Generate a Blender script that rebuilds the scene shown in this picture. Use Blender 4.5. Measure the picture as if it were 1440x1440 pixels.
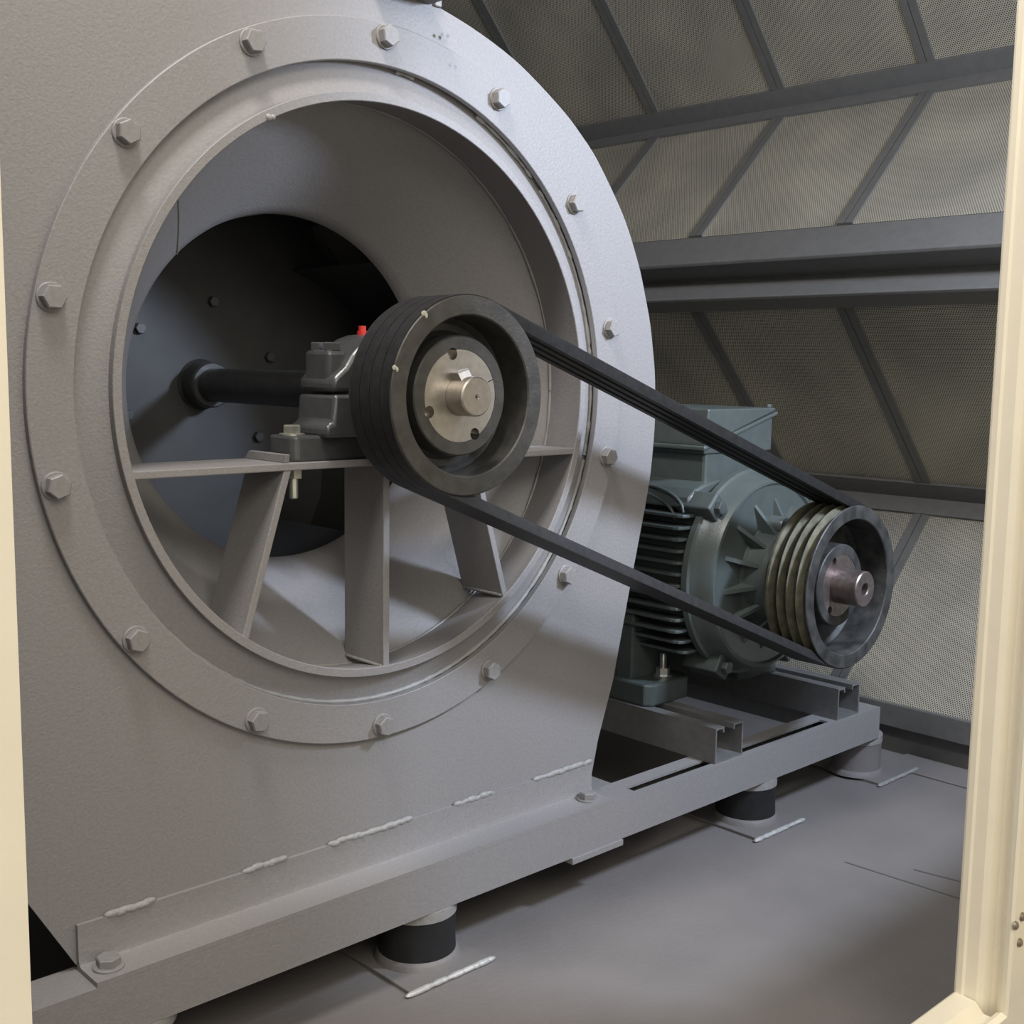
import bpy, bmesh, math, random
from mathutils import Vector, Matrix
random.seed(7)
S = bpy.context.scene
for o in list(bpy.data.objects):
    bpy.data.objects.remove(o)
COL = S.collection
PI = math.pi
rad = math.radians

# ------------------------------------------------------------------ camera
cam_d = bpy.data.cameras.new('camera')
cam = bpy.data.objects.new('camera', cam_d); COL.objects.link(cam)
yaw, pitch, roll = 0.7564, -0.1234, 0.0145
fwd = Vector((math.sin(yaw)*math.cos(pitch), math.cos(yaw)*math.cos(pitch), math.sin(pitch)))
rt = Vector((math.cos(yaw), -math.sin(yaw), 0))
up = rt.cross(fwd)
rt2 = rt*math.cos(roll) + up*math.sin(roll)
up2 = -rt*math.sin(roll) + up*math.cos(roll)
M = Matrix((rt2, up2, -fwd)).transposed().to_4x4()
M.translation = Vector((-0.8457, -1.1299, 0.0343))
cam.matrix_world = M
cam_d.sensor_width = 36
cam_d.lens = 1666.9/1440*36
cam_d.clip_start = 0.02
S.camera = cam

# ------------------------------------------------------------------ light
S.view_settings.view_transform = 'Standard'
S.view_settings.look = 'None'
S.view_settings.gamma = 1
S.view_settings.use_curve_mapping = False
S.view_settings.exposure = 0.2
W = bpy.data.worlds.new('world'); S.world = W; W.use_nodes = True
bg = W.node_tree.nodes['Background']
bg.inputs[0].default_value = (1.0, 0.94, 0.84, 1); bg.inputs[1].default_value = 0.72

def area(name, loc, target, size, power, color, size_y=None, spread=180):
    d = bpy.data.lights.new(name, 'AREA'); d.energy = power; d.color = color
    d.shape = 'RECTANGLE'; d.size = size; d.size_y = size_y or size; d.spread = rad(spread)
    o = bpy.data.objects.new(name, d); COL.objects.link(o)
    o.location = loc
    o.rotation_euler = (Vector(target)-Vector(loc)).to_track_quat('-Z', 'Y').to_euler()
    return o
# cool daylight that enters by the added window in the front wall, right of the door
area('daylight', (0.80, -1.00, 0.60), (0.40, 0.0, -0.08), 0.16, 22, (0.68, 0.79, 1.0), 0.18)
# ceiling lamp inside the enclosure
area('ceiling_lamp_light', (-0.50, -0.36, 1.50), (0.2, -0.2, 0), 0.4, 22, (1.0, 0.955, 0.93), 0.3)
# lighting of the room the photographer stands in
area('room_light', (-0.9, -2.6, 1.7), (-0.2, -0.6, -0.1), 1.8, 30, (1.0, 0.94, 0.84), 1.2)

# ------------------------------------------------------------------ materials
def mat(name, col, rough=0.5, metal=0.0, var=0.0, scale=30, bump=0.0, bscale=200, spec=0.5, col2=None, detail=4):
    m = bpy.data.materials.new(name); m.use_nodes = True
    nt = m.node_tree; b = nt.nodes['Principled BSDF']
    b.inputs['Base Color'].default_value = (*col, 1)
    b.inputs['Roughness'].default_value = rough
    b.inputs['Metallic'].default_value = metal
    b.inputs['Specular IOR Level'].default_value = spec
    tc = nt.nodes.new('ShaderNodeTexCoord')
    if var > 0 or col2:
        n = nt.nodes.new('ShaderNodeTexNoise'); n.inputs['Scale'].default_value = scale
        n.inputs['Detail'].default_value = detail
        nt.links.new(tc.outputs['Object'], n.inputs['Vector'])
        r = nt.nodes.new('ShaderNodeValToRGB')
        r.color_ramp.elements[0].position = 0.35; r.color_ramp.elements[1].position = 0.65
        c2 = col2 or tuple(c*(1-var) for c in col)
        c1 = col if col2 else tuple(min(1, c*(1+var)) for c in col)
        r.color_ramp.elements[0].color = (*c2, 1); r.color_ramp.elements[1].color = (*c1, 1)
        nt.links.new(n.outputs['Fac'], r.inputs['Fac'])
        nt.links.new(r.outputs['Color'], b.inputs['Base Color'])
    if bump > 0:
        n2 = nt.nodes.new('ShaderNodeTexNoise'); n2.inputs['Scale'].default_value = bscale
        n2.inputs['Detail'].default_value = 3
        nt.links.new(tc.outputs['Object'], n2.inputs['Vector'])
        bp = nt.nodes.new('ShaderNodeBump'); bp.inputs['Strength'].default_value = bump
        bp.inputs['Distance'].default_value = 0.002
        nt.links.new(n2.outputs['Fac'], bp.inputs['Height'])
        nt.links.new(bp.outputs['Normal'], b.inputs['Normal'])
    return m

GREY = (0.262, 0.252, 0.250)
M_paint = mat('grey_paint', GREY, 0.5, 0, 0.05, 260, 0.25, 380, 0.4)
M_weld = mat('painted_weld', (0.30, 0.295, 0.285), 0.45, 0, 0.06, 120, 0.5, 150, 0.5)
M_boltp = mat('painted_bolt', (0.25, 0.242, 0.238), 0.5, 0.0, 0.08, 200)
M_floor = mat('floor_paint', (0.195, 0.180, 0.172), 0.55, 0, 0.07, 6, 0.35, 160, 0.35, detail=9)
M_rubber = mat('black_rubber', (0.02, 0.02, 0.021), 0.6, 0, 0.15, 60, spec=0.3)
M_belt = mat('belt_rubber', (0.022, 0.022, 0.023), 0.55, 0, 0.2, 90, 0.1, 300, 0.35)
M_iron = mat('dark_cast_iron', (0.062, 0.060, 0.056), 0.42, 0.35, 0.18, 70, 0.18, 260, 0.5)
M_iron2 = mat('worn_cast_iron', (0.075, 0.074, 0.071), 0.5, 0.1, 0, 38, 0.25, 200, 0.4, col2=(0.026, 0.027, 0.027))
M_groove = mat('oxidised_groove', (0.20, 0.19, 0.135), 0.5, 0.35, 0.25, 60, 0.15, 300, 0.5)
M_steel = mat('machined_steel', (0.44, 0.41, 0.37), 0.34, 0.9, 0.08, 120, 0.05, 900)
M_steel_d = mat('dull_pinkish_steel', (0.27, 0.225, 0.215), 0.36, 0.8, 0.2, 90)
M_bear = mat('bearing_grey', (0.085, 0.086, 0.088), 0.3, 0.2, 0.1, 60, 0.12, 200, 0.5)
M_shaft = mat('dark_shaft', (0.06, 0.061, 0.062), 0.38, 0.3, 0.15, 50)
M_zinc = mat('zinc_bolt', (0.58, 0.575, 0.50), 0.3, 0.8, 0.1, 80)
M_silver = mat('bright_bolt', (0.60, 0.61, 0.60), 0.28, 0.8, 0.1, 80)
M_red = mat('red_plastic', (0.55, 0.035, 0.025), 0.4)
M_motor = mat('green_grey_motor_paint', (0.088, 0.106, 0.102), 0.38, 0.1, 0.06, 40, 0.12, 220, 0.5)
M_rail = mat('galvanised_rail', (0.20, 0.198, 0.196), 0.42, 0.25, 0.08, 80, 0.1, 300)
M_frame = mat('wall_beam_paint', (0.13, 0.128, 0.124), 0.5, 0.1, 0.06, 50)
M_strip = mat('joint_strip', (0.17, 0.168, 0.16), 0.42, 0.4, 0.05, 50)
M_jamb = mat('cream_enamel', (0.82, 0.755, 0.60), 0.42, 0, 0.02, 20, 0.05, 300)
M_screw = mat('screw_steel', (0.30, 0.26, 0.20), 0.35, 0.8)
M_dark = mat('dark_interior', (0.03, 0.03, 0.031), 0.7, 0, 0.1, 20)
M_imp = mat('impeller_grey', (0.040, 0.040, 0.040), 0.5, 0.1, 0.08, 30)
M_wall = mat('enclosure_liner', (0.16, 0.158, 0.15), 0.6, 0.1, 0.05, 20)
M_white = mat('bare_weld', (0.50, 0.49, 0.47), 0.5, 0.2, 0.15, 90, 0.5, 150)
M_chip = mat('bare_chip', (0.45, 0.45, 0.38), 0.5, 0.2)

def perforated():
    m = bpy.data.materials.new('perforated_sheet'); m.use_nodes = True
    nt = m.node_tree; N = nt.nodes; L = nt.links; b = N['Principled BSDF']
    uv = N.new('ShaderNodeUVMap'); uv.uv_map = 'UVMap'
    def vm(op, a, v=None):
        n = N.new('ShaderNodeVectorMath'); n.operation = op
        L.new(a, n.inputs[0])
        if v is not None: n.inputs[1].default_value = v
        return n
    s3 = math.sqrt(3)
    def cell(off):
        a = vm('ADD', uv.outputs['UV'], off)
        w = N.new('ShaderNodeVectorMath'); w.operation = 'WRAP'
        L.new(a.outputs[0], w.inputs[0])
        w.inputs[1].default_value = (0.5, s3/2, 1); w.inputs[2].default_value = (-0.5, -s3/2, -1)
        l = vm('LENGTH', w.outputs[0]); return l.outputs['Value']
    d1 = cell((0, 0, 0)); d2 = cell((0.5, s3/2, 0))
    mn = N.new('ShaderNodeMath'); mn.operation = 'MINIMUM'; L.new(d1, mn.inputs[0]); L.new(d2, mn.inputs[1])
    rp = N.new('ShaderNodeMapRange'); rp.inputs['From Min'].default_value = 0.25; rp.inputs['From Max'].default_value = 0.32
    L.new(mn.outputs[0], rp.inputs['Value'])
    tc = N.new('ShaderNodeTexCoord')
    no = N.new('ShaderNodeTexNoise'); no.inputs['Scale'].default_value = 5; no.inputs['Detail'].default_value = 5
    L.new(tc.outputs['Object'], no.inputs['Vector'])
    cr = N.new('ShaderNodeValToRGB')
    cr.color_ramp.elements[0].color = (0.45, 0.42, 0.35, 1); cr.color_ramp.elements[1].color = (0.64, 0.595, 0.48, 1)
    cr.color_ramp.elements[0].position = 0.35; cr.color_ramp.elements[1].position = 0.65
    L.new(no.outputs['Fac'], cr.inputs['Fac'])
    mx = N.new('ShaderNodeMix'); mx.data_type = 'RGBA'
    L.new(rp.outputs[0], mx.inputs['Factor'])
    mx.inputs[6].default_value = (0.018, 0.018, 0.018, 1); L.new(cr.outputs['Color'], mx.inputs[7])
    L.new(mx.outputs[2], b.inputs['Base Color'])
    mm = N.new('ShaderNodeMath'); mm.operation = 'MULTIPLY'; mm.inputs[1].default_value = 0.5
    L.new(rp.outputs[0], mm.inputs[0]); L.new(mm.outputs[0], b.inputs['Metallic'])
    rr = N.new('ShaderNodeMapRange'); rr.inputs['To Min'].default_value = 0.9; rr.inputs['To Max'].default_value = 0.42
    L.new(rp.outputs[0], rr.inputs['Value']); L.new(rr.outputs[0], b.inputs['Roughness'])
    bp = N.new('ShaderNodeBump'); bp.inputs['Strength'].default_value = 0.5; bp.inputs['Distance'].default_value = 0.001
    L.new(rp.outputs[0], bp.inputs['Height']); L.new(bp.outputs[0], b.inputs['Normal'])
    return m
M_perf = perforated()

# ------------------------------------------------------------------ mesh helpers
class MB:
    def __init__(s): s.v = []; s.f = []; s.uv = None
    def add(s, vs, fs):
        n = len(s.v); s.v += [tuple(p) for p in vs]; s.f += [[i+n for i in f] for f in fs]; return s
    def box(s, a, b):
        x0, y0, z0 = a; x1, y1, z1 = b
        return s.add([(x0,y0,z0),(x1,y0,z0),(x1,y1,z0),(x0,y1,z0),(x0,y0,z1),(x1,y0,z1),(x1,y1,z1),(x0,y1,z1)],
                     [(0,3,2,1),(4,5,6,7),(0,1,5,4),(1,2,6,5),(2,3,7,6),(3,0,4,7)])
    def prism(s, poly, d, axis):
        # poly extruded along axis from d[0] to d[1]; poly coordinates are the two other axes in order
        def P(p, t):
            return {'x': (t, p[0], p[1]), 'y': (p[0], t, p[1]), 'z': (p[0], p[1], t)}[axis]
        n = len(poly)
        vs = [P(p, d[0]) for p in poly] + [P(p, d[1]) for p in poly]
        fs = [[i, (i+1) % n, n+(i+1) % n, n+i] for i in range(n)] + [list(range(n))[::-1], list(range(n, 2*n))]
        return s.add(vs, fs)
    def hexa(s, pts):  # 8 points, bottom 4 then top 4
        return s.add(pts, [(0,3,2,1),(4,5,6,7),(0,1,5,4),(1,2,6,5),(2,3,7,6),(3,0,4,7)])
    def lathe(s, prof, c=(0, 0), seg=96, closed=True, axis='y'):
        n = len(prof); vs = []
        for i in range(seg):
            a = 2*PI*i/seg
            for r, t in prof:
                if axis == 'y': vs.append((c[0]+r*math.cos(a), t, c[1]+r*math.sin(a)))
                else: vs.append((c[0]+r*math.cos(a), c[1]+r*math.sin(a), t))
        fs = []
        for i in range(seg):
            j = (i+1) % seg
            for k in range(n if closed else n-1):
                k2 = (k+1) % n
                fs.append([i*n+k, j*n+k, j*n+k2, i*n+k2])
        return s.add(vs, fs)
    def ball(s, c, r, sc=(1, 1, 1), u=10, w=6):
        vs = [(c[0], c[1], c[2]+r*sc[2])]
        for i in range(1, w):
            t = PI*i/w
            for k in range(u):
                a = 2*PI*k/u
                vs.append((c[0]+r*sc[0]*math.sin(t)*math.cos(a), c[1]+r*sc[1]*math.sin(t)*math.sin(a), c[2]+r*sc[2]*math.cos(t)))
        vs.append((c[0], c[1], c[2]-r*sc[2])); L = len(vs)-1
        fs = [(0, 1+k, 1+(k+1) % u) for k in range(u)]
        for i in range(w-2):
            for k in range(u):
                a = 1+i*u+k; b = 1+i*u+(k+1) % u
                fs.append((a, a+u, b+u, b))
        o = 1+(w-2)*u
        fs += [(L, o+(k+1) % u, o+k) for k in range(u)]
        return s.add(vs, fs)
    def mesh(s, name, m, smooth=35):
        me = bpy.data.meshes.new(name)
        me.from_pydata(s.v, [], [list(f) for f in s.f])
        bm = bmesh.new(); bm.from_mesh(me)
        bmesh.ops.remove_doubles(bm, verts=bm.verts, dist=1e-6)
        bmesh.ops.recalc_face_normals(bm, faces=bm.faces)
        bm.to_mesh(me); bm.free()
        me.materials.append(m)
        if smooth:
            me.shade_smooth(); me.set_sharp_from_angle(angle=rad(smooth))
        me.update(); return me
    def build(s, name, m, parent=None, smooth=35, bevel=0, loc=(0, 0, 0)):
        o = bpy.data.objects.new(name, s.mesh(name, m, smooth)); COL.objects.link(o)
        o.location = loc
        if parent: o.parent = parent; o.matrix_parent_inverse = Matrix.Translation(-world_loc(parent))
        if bevel:
            b = o.modifiers.new('bevel', 'BEVEL'); b.width = bevel; b.segments = 2; b.limit_method = 'ANGLE'; b.angle_limit = rad(40)
        return o
def world_loc(o):
    l = Vector(o.location)
    if o.parent:
        # children built in world coordinates: parent inverse cancels the parent's place
        return Vector(o['wl']) if 'wl' in o else l
    return l
def tag(o, label=None, cat=None, group=None, kind=None):
    if label: o['label'] = label
    if cat: o['category'] = cat
    if group: o['group'] = group
    if kind: o['kind'] = kind
    return o
def thing(name, loc, label, cat, group=None):
    o = bpy.data.objects.new(name, None); COL.objects.link(o); o.location = loc
    o.empty_display_size = 0.05
    return tag(o, label, cat, group)
def struct(name, loc=(0, 0, 0)):
    o = bpy.data.objects.new(name, None); COL.objects.link(o); o.location = loc
    o.empty_display_size = 0.05; o['kind'] = 'structure'; return o
def inst(name, me, loc, parent, rot=(0, 0, 0)):
    # mesh data shared by alike pieces, placed in world coordinates
    o = bpy.data.objects.new(name, me); COL.objects.link(o)
    o.location = loc; o.rotation_euler = rot
    if parent:
        o.parent = parent; o.matrix_parent_inverse = Matrix.Translation(-world_loc(parent))
    o['wl'] = list(loc)
    return o
def cut(o, cutter_mb):
    c = cutter_mb.build('cutter', M_dark, None, 0)
    md = o.modifiers.new('cut', 'BOOLEAN'); md.operation = 'DIFFERENCE'; md.object = c; md.solver = 'EXACT'
    bpy.context.view_layer.update()
    dg = bpy.context.evaluated_depsgraph_get()
    me = bpy.data.meshes.new_from_object(o.evaluated_get(dg))
    o.modifiers.remove(md); old = o.data; o.data = me
    me.set_sharp_from_angle(angle=rad(35))
    bpy.data.objects.remove(c)
    return o
def hexpoly(r, ph=0.0, n=6): return [(r*math.cos(ph+2*PI*k/n), r*math.sin(ph+2*PI*k/n)) for k in range(n)]
def hex_head(r, h, axis='y', sgn=-1, ph=0.0):
    # chamfered hexagon head standing on the origin
    mb = MB(); n = 6; lo = hexpoly(r, ph); hi = hexpoly(r*0.9, ph)
    lv = [0, h*0.86, h]; rings = [lo, lo, hi]
    vs = []
    for L, t in zip(rings, lv):
        for p in L: vs.append((p[0], sgn*t, p[1]) if axis == 'y' else (p[0], p[1], sgn*t))
    fs = []
    for k in range(2):
        for i in range(n): fs.append([k*n+i, k*n+(i+1) % n, (k+1)*n+(i+1) % n, (k+1)*n+i])
    fs += [list(range(n)), [2*n+i for i in range(n)]]
    return mb.add(vs, fs)
def disc(r, h, axis='y', sgn=-1, seg=24):
    mb = MB(); return mb.lathe([(0.0001, 0), (r, 0), (r, sgn*h*0.75), (r*0.93, sgn*h), (0.0001, sgn*h)], (0, 0), seg, True, axis)

# ================================================================== SETTING
XW = 1.265; ZF = -0.72; Y0, Y1 = -0.60, 2.2; XL = -1.6; ZC = 1.55
fl = MB().box((XL, Y0, ZF-0.05), (XW+0.06, Y1, ZF)).build('floor', M_floor, None, 0)
tag(fl, kind='structure')
# slightly raised floor sheet with open seams in front of the wall base
sh = MB().box((1.19, Y0, ZF), (XW+0.02, -0.02, ZF+0.004)).build('floor_sheet', M_floor, fl, 0, 0.0015)
for a, b in (((0.735, -0.215), (0.747, -0.40)), ((0.79, -0.30), (0.812, -0.42))):
    d = Vector((b[0]-a[0], b[1]-a[1])).normalized(); q = Vector((-d.y, d.x))*0.0016
    MB().prism([(a[0]-q.x, a[1]-q.y), (b[0]-q.x, b[1]-q.y), (b[0]+q.x, b[1]+q.y), (a[0]+q.x, a[1]+q.y)], (ZF, ZF+0.0008), 'z').build('sealant_line', M_frame, fl, 0)

# zigzag end wall: corner lines run along y
B0 = (XW, -0.618); R2 = (1.632, -0.247); BM = (1.155, 0.243); R1 = (1.543, 0.631); T0 = (1.14, 1.074)
wr = struct('wall_right')
PITCH = 0.0048
def sloped(a, b, y0, y1, off0, off1):
    # slab between two xz points; off = signed distances along the normal that points into the room
    d = Vector((b[0]-a[0], b[1]-a[1])).normalized()
    n = Vector((-d.y, d.x))
    if n.x > 0: n = -n
    def P(p, y, o): return (p[0]+n.x*o, y, p[1]+n.y*o)
    return [P(a, y0, off0), P(b, y0, off0), P(b, y1, off0), P(a, y1, off0), P(a, y0, off1), P(b, y0, off1), P(b, y1, off1), P(a, y1, off1)]
def lerp2(a, b, t): return (a[0]+(b[0]-a[0])*t, a[1]+(b[1]-a[1])*t)
seams = [-0.225, 0.138, 0.50, 0.87, 1.24, 1.61, 1.98]
edges = [Y0] + seams + [Y1]
BU, BL = (1.2244, 0.3124), (1.2226, 0.1755)   # where the panels meet the beam
for (a, b, sa, sb) in ((B0, R2, B0, R2), (R2, BL, R2, BL), (BU, R1, BU, R1), (R1, T0, R1, T0)):
    L = math.hypot(b[0]-a[0], b[1]-a[1])
    for k in range(len(edges)-1):
        y0, y1 = edges[k]+0.001, edges[k+1]-0.001
        mb = MB().hexa(sloped(a, b, y0, y1, -0.03, 0.0))
        me = mb.mesh('perforated_panel', M_perf, 0)
        uvl = me.uv_layers.new(name='UVMap')
        d = Vector(((b[0]-a[0])/L, (b[1]-a[1])/L))
        for lp in me.loops:
            co = me.vertices[lp.vertex_index].co
            u = co.y/PITCH; v = ((co.x-a[0])*d.x+(co.z-a[1])*d.y)/PITCH
            uvl.data[lp.index].uv = (u, v)
        o = bpy.data.objects.new('perforated_panel', me); COL.objects.link(o); o.parent = wr
    for y in seams:
        mb = MB()
        for s in (-1, 1):
            ya, yb = (y-0.0175, y-0.001) if s < 0 else (y+0.001, y+0.0175)
            mb.hexa(sloped(sa, sb, ya, yb, 0.0, 0.005))
        mb.build('joint_strip', M_strip, wr, 0)
# corner angles and the faceted beam
def strip_at(p, q, w, name, m, th=0.005):
    # strip of width w from p towards q
    L = math.hypot(q[0]-p[0], q[1]-p[1]); e = lerp2(p, q, w/L)
    return MB().hexa(sloped(p, e, Y0, Y1, 0.0005, th+0.002))
for p, q1, q2, w1, w2 in ((R1, T0, BM, 0.05, 0.04), (R2, BM, B0, 0.055, 0.05)):
    mb = strip_at(p, q1, w1, '', None); m2 = strip_at(p, q2, w2, '', None)
    mb.add(m2.v, m2.f); mb.build('corner_angle', M_frame, wr, 0)
beam = [(1.2244, 0.312), (1.163, 0.2515), (1.166, 0.245), (1.228, 0.219), (1.172, 0.178), (1.176, 0.173), (1.2266, 0.1535), (1.25, 0.165), (1.25, 0.30)]
MB().prism(beam, (Y0, Y1), 'y').build('wall_beam', M_frame, wr, 0, 0.0015)
T1 = (1.54, 1.5)
MB().hexa(sloped(T0, T1, Y0, Y1, -0.03, 0)).build('upper_panel', M_frame, wr, 0)
# channel under the wall
ch = [(XW+0.055, ZF), (XW+0.018, ZF), (XW+0.018, -0.665), (XW-0.004, -0.663), (XW-0.004, -0.618), (XW+0.055, -0.60)]
MB().prism(ch, (Y0, Y1), 'y').build('base_channel', M_frame, wr, 0, 0.001)

MB().box((XL-0.05, Y0, ZF), (XL, Y1, ZC)).build('wall_left', M_wall, None, 0)['kind'] = 'structure'
MB().box((XL, Y1, ZF), (1.7, Y1+0.05, ZC)).build('wall_back', M_wall, None, 0)['kind'] = 'structure'
MB().box((XL, Y0, ZC), (1.7, Y1, ZC+0.05)).build('ceiling', M_wall, None, 0)['kind'] = 'structure'

# front wall around the door opening (x -0.67..0.305)
DX0, DX1, DZ0, DZ1 = -0.668, 0.305, -0.6135, 1.25
wf = MB()
YF0, YF1 = -0.645, -0.60
WX0, WX1, WZ0, WZ1 = 0.44, 1.30, -0.22, 0.76      # unseen window opening, added and sized to shape the cool light
wf.box((XL, YF0, ZF), (DX0-0.06, YF1, ZC)).box((DX1+0.06, YF0, ZF), (WX0, YF1, ZC)).box((WX1, YF0, ZF), (1.75, YF1, ZC))
wf.box((WX0, YF0, ZF), (WX1, YF1, WZ0)).box((WX0, YF0, WZ1), (WX1, YF1, ZC)).box((DX0-0.06, YF0, DZ1+0.06), (DX1+0.06, YF1, ZC))
wf.box((DX0-0.06, YF0, ZF), (DX1+0.06, YF1, DZ0-0.03))
wf.build('wall_front', M_wall, None, 0)['kind'] = 'structure'
wn = struct('added_window_1', (0.9, YF0, WZ0))
wfr = MB()
for x0, z0, x1, z1 in ((WX0-0.03, WZ0-0.03, WX1+0.03, WZ0), (WX0-0.03, WZ1, WX1+0.03, WZ1+0.03), (WX0-0.03, WZ0, WX0, WZ1), (WX1, WZ0, WX1+0.03, WZ1)):
    wfr = MB().box((x0, YF1, z0), (x1, YF1+0.012, z1)).build('frame', M_frame, wn, 0, 0.002)
dr = struct('door_1', (0, YF0, ZF))
jr = [(DX1, -0.5985), (DX1-0.0015, -0.601), (DX1-0.002, -0.607), (DX1, -0.6095), (DX1, -0.622), (DX1+0.004, -0.628), (DX1+0.011, -0.633),
      (DX1+0.013, -0.638), (DX1+0.009, -0.6405), (DX1+0.0035, -0.644), (DX1+0.0005, -0.648), (DX1-0.001, -0.653), (DX1+0.001, -0.656), (DX1+0.12, -0.656), (DX1+0.12, -0.646), (DX1+0.061, -0.646), (DX1+0.061, -0.5985)]
MB().prism(jr, (DZ0-0.03, DZ1), 'z').build('jamb', M_jamb, dr, 20)
jl = [(DX0-0.012, -0.5985), (DX0-0.01, -0.62), (DX0-0.016, -0.632), (DX0-0.008, -0.642), (DX0, -0.650), (DX0-0.002, -0.656), (DX0-0.14, -0.656), (DX0-0.14, -0.646), (DX0-0.061, -0.646), (DX0-0.061, -0.5985)]
MB().prism(jl, (DZ0-0.03, DZ1), 'z').build('jamb', M_jamb, dr, 20)
hd = [(-0.5985, DZ1), (-0.656, DZ1), (-0.656, DZ1+0.12), (-0.646, DZ1+0.12), (-0.646, DZ1+0.061), (-0.5985, DZ1+0.061)]
MB().prism(hd, (DX0-0.14, DX1+0.12), 'x').build('head_rail', M_jamb, dr, 20)
sl = [(-0.5985, DZ0), (-0.601, DZ0+0.0015), (-0.622, DZ0), (-0.632, DZ0-0.010), (-0.640, DZ0-0.010), (-0.6445, DZ0-0.003), (-0.650, DZ0), (-0.656, DZ0-0.003), (-0.656, DZ0-0.09), (-0.646, DZ0-0.09), (-0.646, DZ0-0.03), (-0.5985, DZ0-0.03)]
MB().prism(sl, (DX0+0.002, DX1-0.001), 'x').build('sill', M_jamb, dr, 20)
# unseen open door leaf and hinge, added to block part of the cool light
MB().box((DX1+0.085, -1.60, DZ0+0.002), (DX1+0.125, -0.662, DZ1)).build('light_block_leaf', M_jamb, dr, 0, 0.003)
MB().lathe([(0.0001, -0.1), (0.008, -0.1), (0.008, 0.1), (0.0001, 0.1)], (DX1+0.08, -0.664), 12, True, 'z').build('hinge', M_screw, dr, 30)
scr = MB().lathe([(0.0002, -0.0038), (0.0022, -0.0036), (0.0042, -0.0022), (0.0048, 0), (0.0002, 0)], (0, 0), 16)
sme = scr.mesh('screw', M_screw)
for x, z in ((0.3065, -0.519), (0.3215, -0.5145), (0.3195, -0.5415)):
    so = inst('screw', sme, (x, -0.656, z), dr)
    MB().box((-0.0034, -0.0042, -0.0005), (0.0034, -0.0025, 0.0005)).build('slot', M_dark, so, 0)

# floor outside and the walls of the room the photographer stands in
MB().box((-3, -3.2, ZF-0.10), (1.75, YF0, ZF-0.05)).build('floor_outside', M_floor, None, 0)['kind'] = 'structure'

# ================================================================== FAN HOUSING
fan = thing('fan_housing', (0, 0.2, -0.577), 'large grey centrifugal fan casing with round bolted inlet, standing on the base frame', 'fan')
out = [(0.080, 0.80), (0.080, 0.4525), (0.1343, 0.4395), (0.19, 0.4215), (0.2353, 0.4015), (0.2982, 0.3655), (0.335, 0.3385), (0.3665, 0.3105), (0.4066, 0.2627),
       (0.4285, 0.232), (0.4465, 0.1992), (0.462, 0.166), (0.474, 0.1323), (0.4855, 0.097), (0.4929, 0.062), (0.499, 0.027), (0.5017, -0.01), (0.5025, -0.045), (0.500, -0.085),
       (0.4945, -0.13), (0.4856, -0.1714), (0.457, -0.2861), (0.4247, -0.4217), (0.3953, -0.5046), (0.378, -0.577), (-0.382, -0.577),
       (-0.4258, -0.5006), (-0.49, -0.39), (-0.55, -0.27), (-0.60, -0.14), (-0.63, 0.0), (-0.645, 0.15), (-0.65, 0.30), (-0.65, 0.80)]
def smooth_run(p, i0, i1, k=3):
    # Catmull-Rom through the curved part of the outline
    r = p[:i0+1]
    for i in range(i0, i1):
        a, b, c, d = [Vector(p[max(i0, min(i1, j))]) for j in (i-1, i, i+1, i+2)]
        for q in range(1, k+1):
            t = q/k
            v = 0.5*((2*b)+(c-a)*t+(2*a-5*b+4*c-d)*t*t+(3*b-a-3*c+d)*t**3)
            r.append((v.x, v.y))
    return r+p[i1+1:]
out = smooth_run(out, 1, 20)
def plate_with_hole(poly, r, y0, y1, seg=96):
    # planar plate with a round hole: bridge the hole to the outline by angle
    mb = MB(); n = len(poly)
    def hit(a):
        d = (math.cos(a), math.sin(a)); best = None
        for i in range(n):
            p, q = poly[i], poly[(i+1) % n]
            ex, ez = q[0]-p[0], q[1]-p[1]; den = d[0]*ez-d[1]*ex
            if abs(den) < 1e-12: continue
            t = (p[0]*ez-p[1]*ex)/den; u = (p[0]*d[1]-p[1]*d[0])/den
            if t > 0 and -1e-9 <= u <= 1+1e-9 and (best is None or t > best): best = t
        return (d[0]*best, d[1]*best)
    angs = sorted(set([2*PI*i/seg for i in range(seg)] + [math.atan2(p[1], p[0]) % (2*PI) for p in poly]))
    ins = [(r*math.cos(a), r*math.sin(a)) for a in angs]; ous = [hit(a) for a in angs]
    m = len(angs); vs = []
    for y in (y0, y1):
        vs += [(p[0], y, p[1]) for p in ins] + [(p[0], y, p[1]) for p in ous]
    fs = []
    for i in range(m):
        j = (i+1) % m
        fs += [[i, j, m+j, m+i], [2*m+i, 3*m+i, 3*m+j, 2*m+j], [i, 2*m+i, 2*m+j, j], [m+i, m+j, 3*m+j, 3*m+i]]
    return mb.add(vs, fs)
plate_with_hole(out, 0.373, -0.004, 0.0015).build('side_plate', M_paint, fan)
plate_with_hole(out, 0.30, 0.48, 0.485).build('rear_plate', M_paint, fan)
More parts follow.
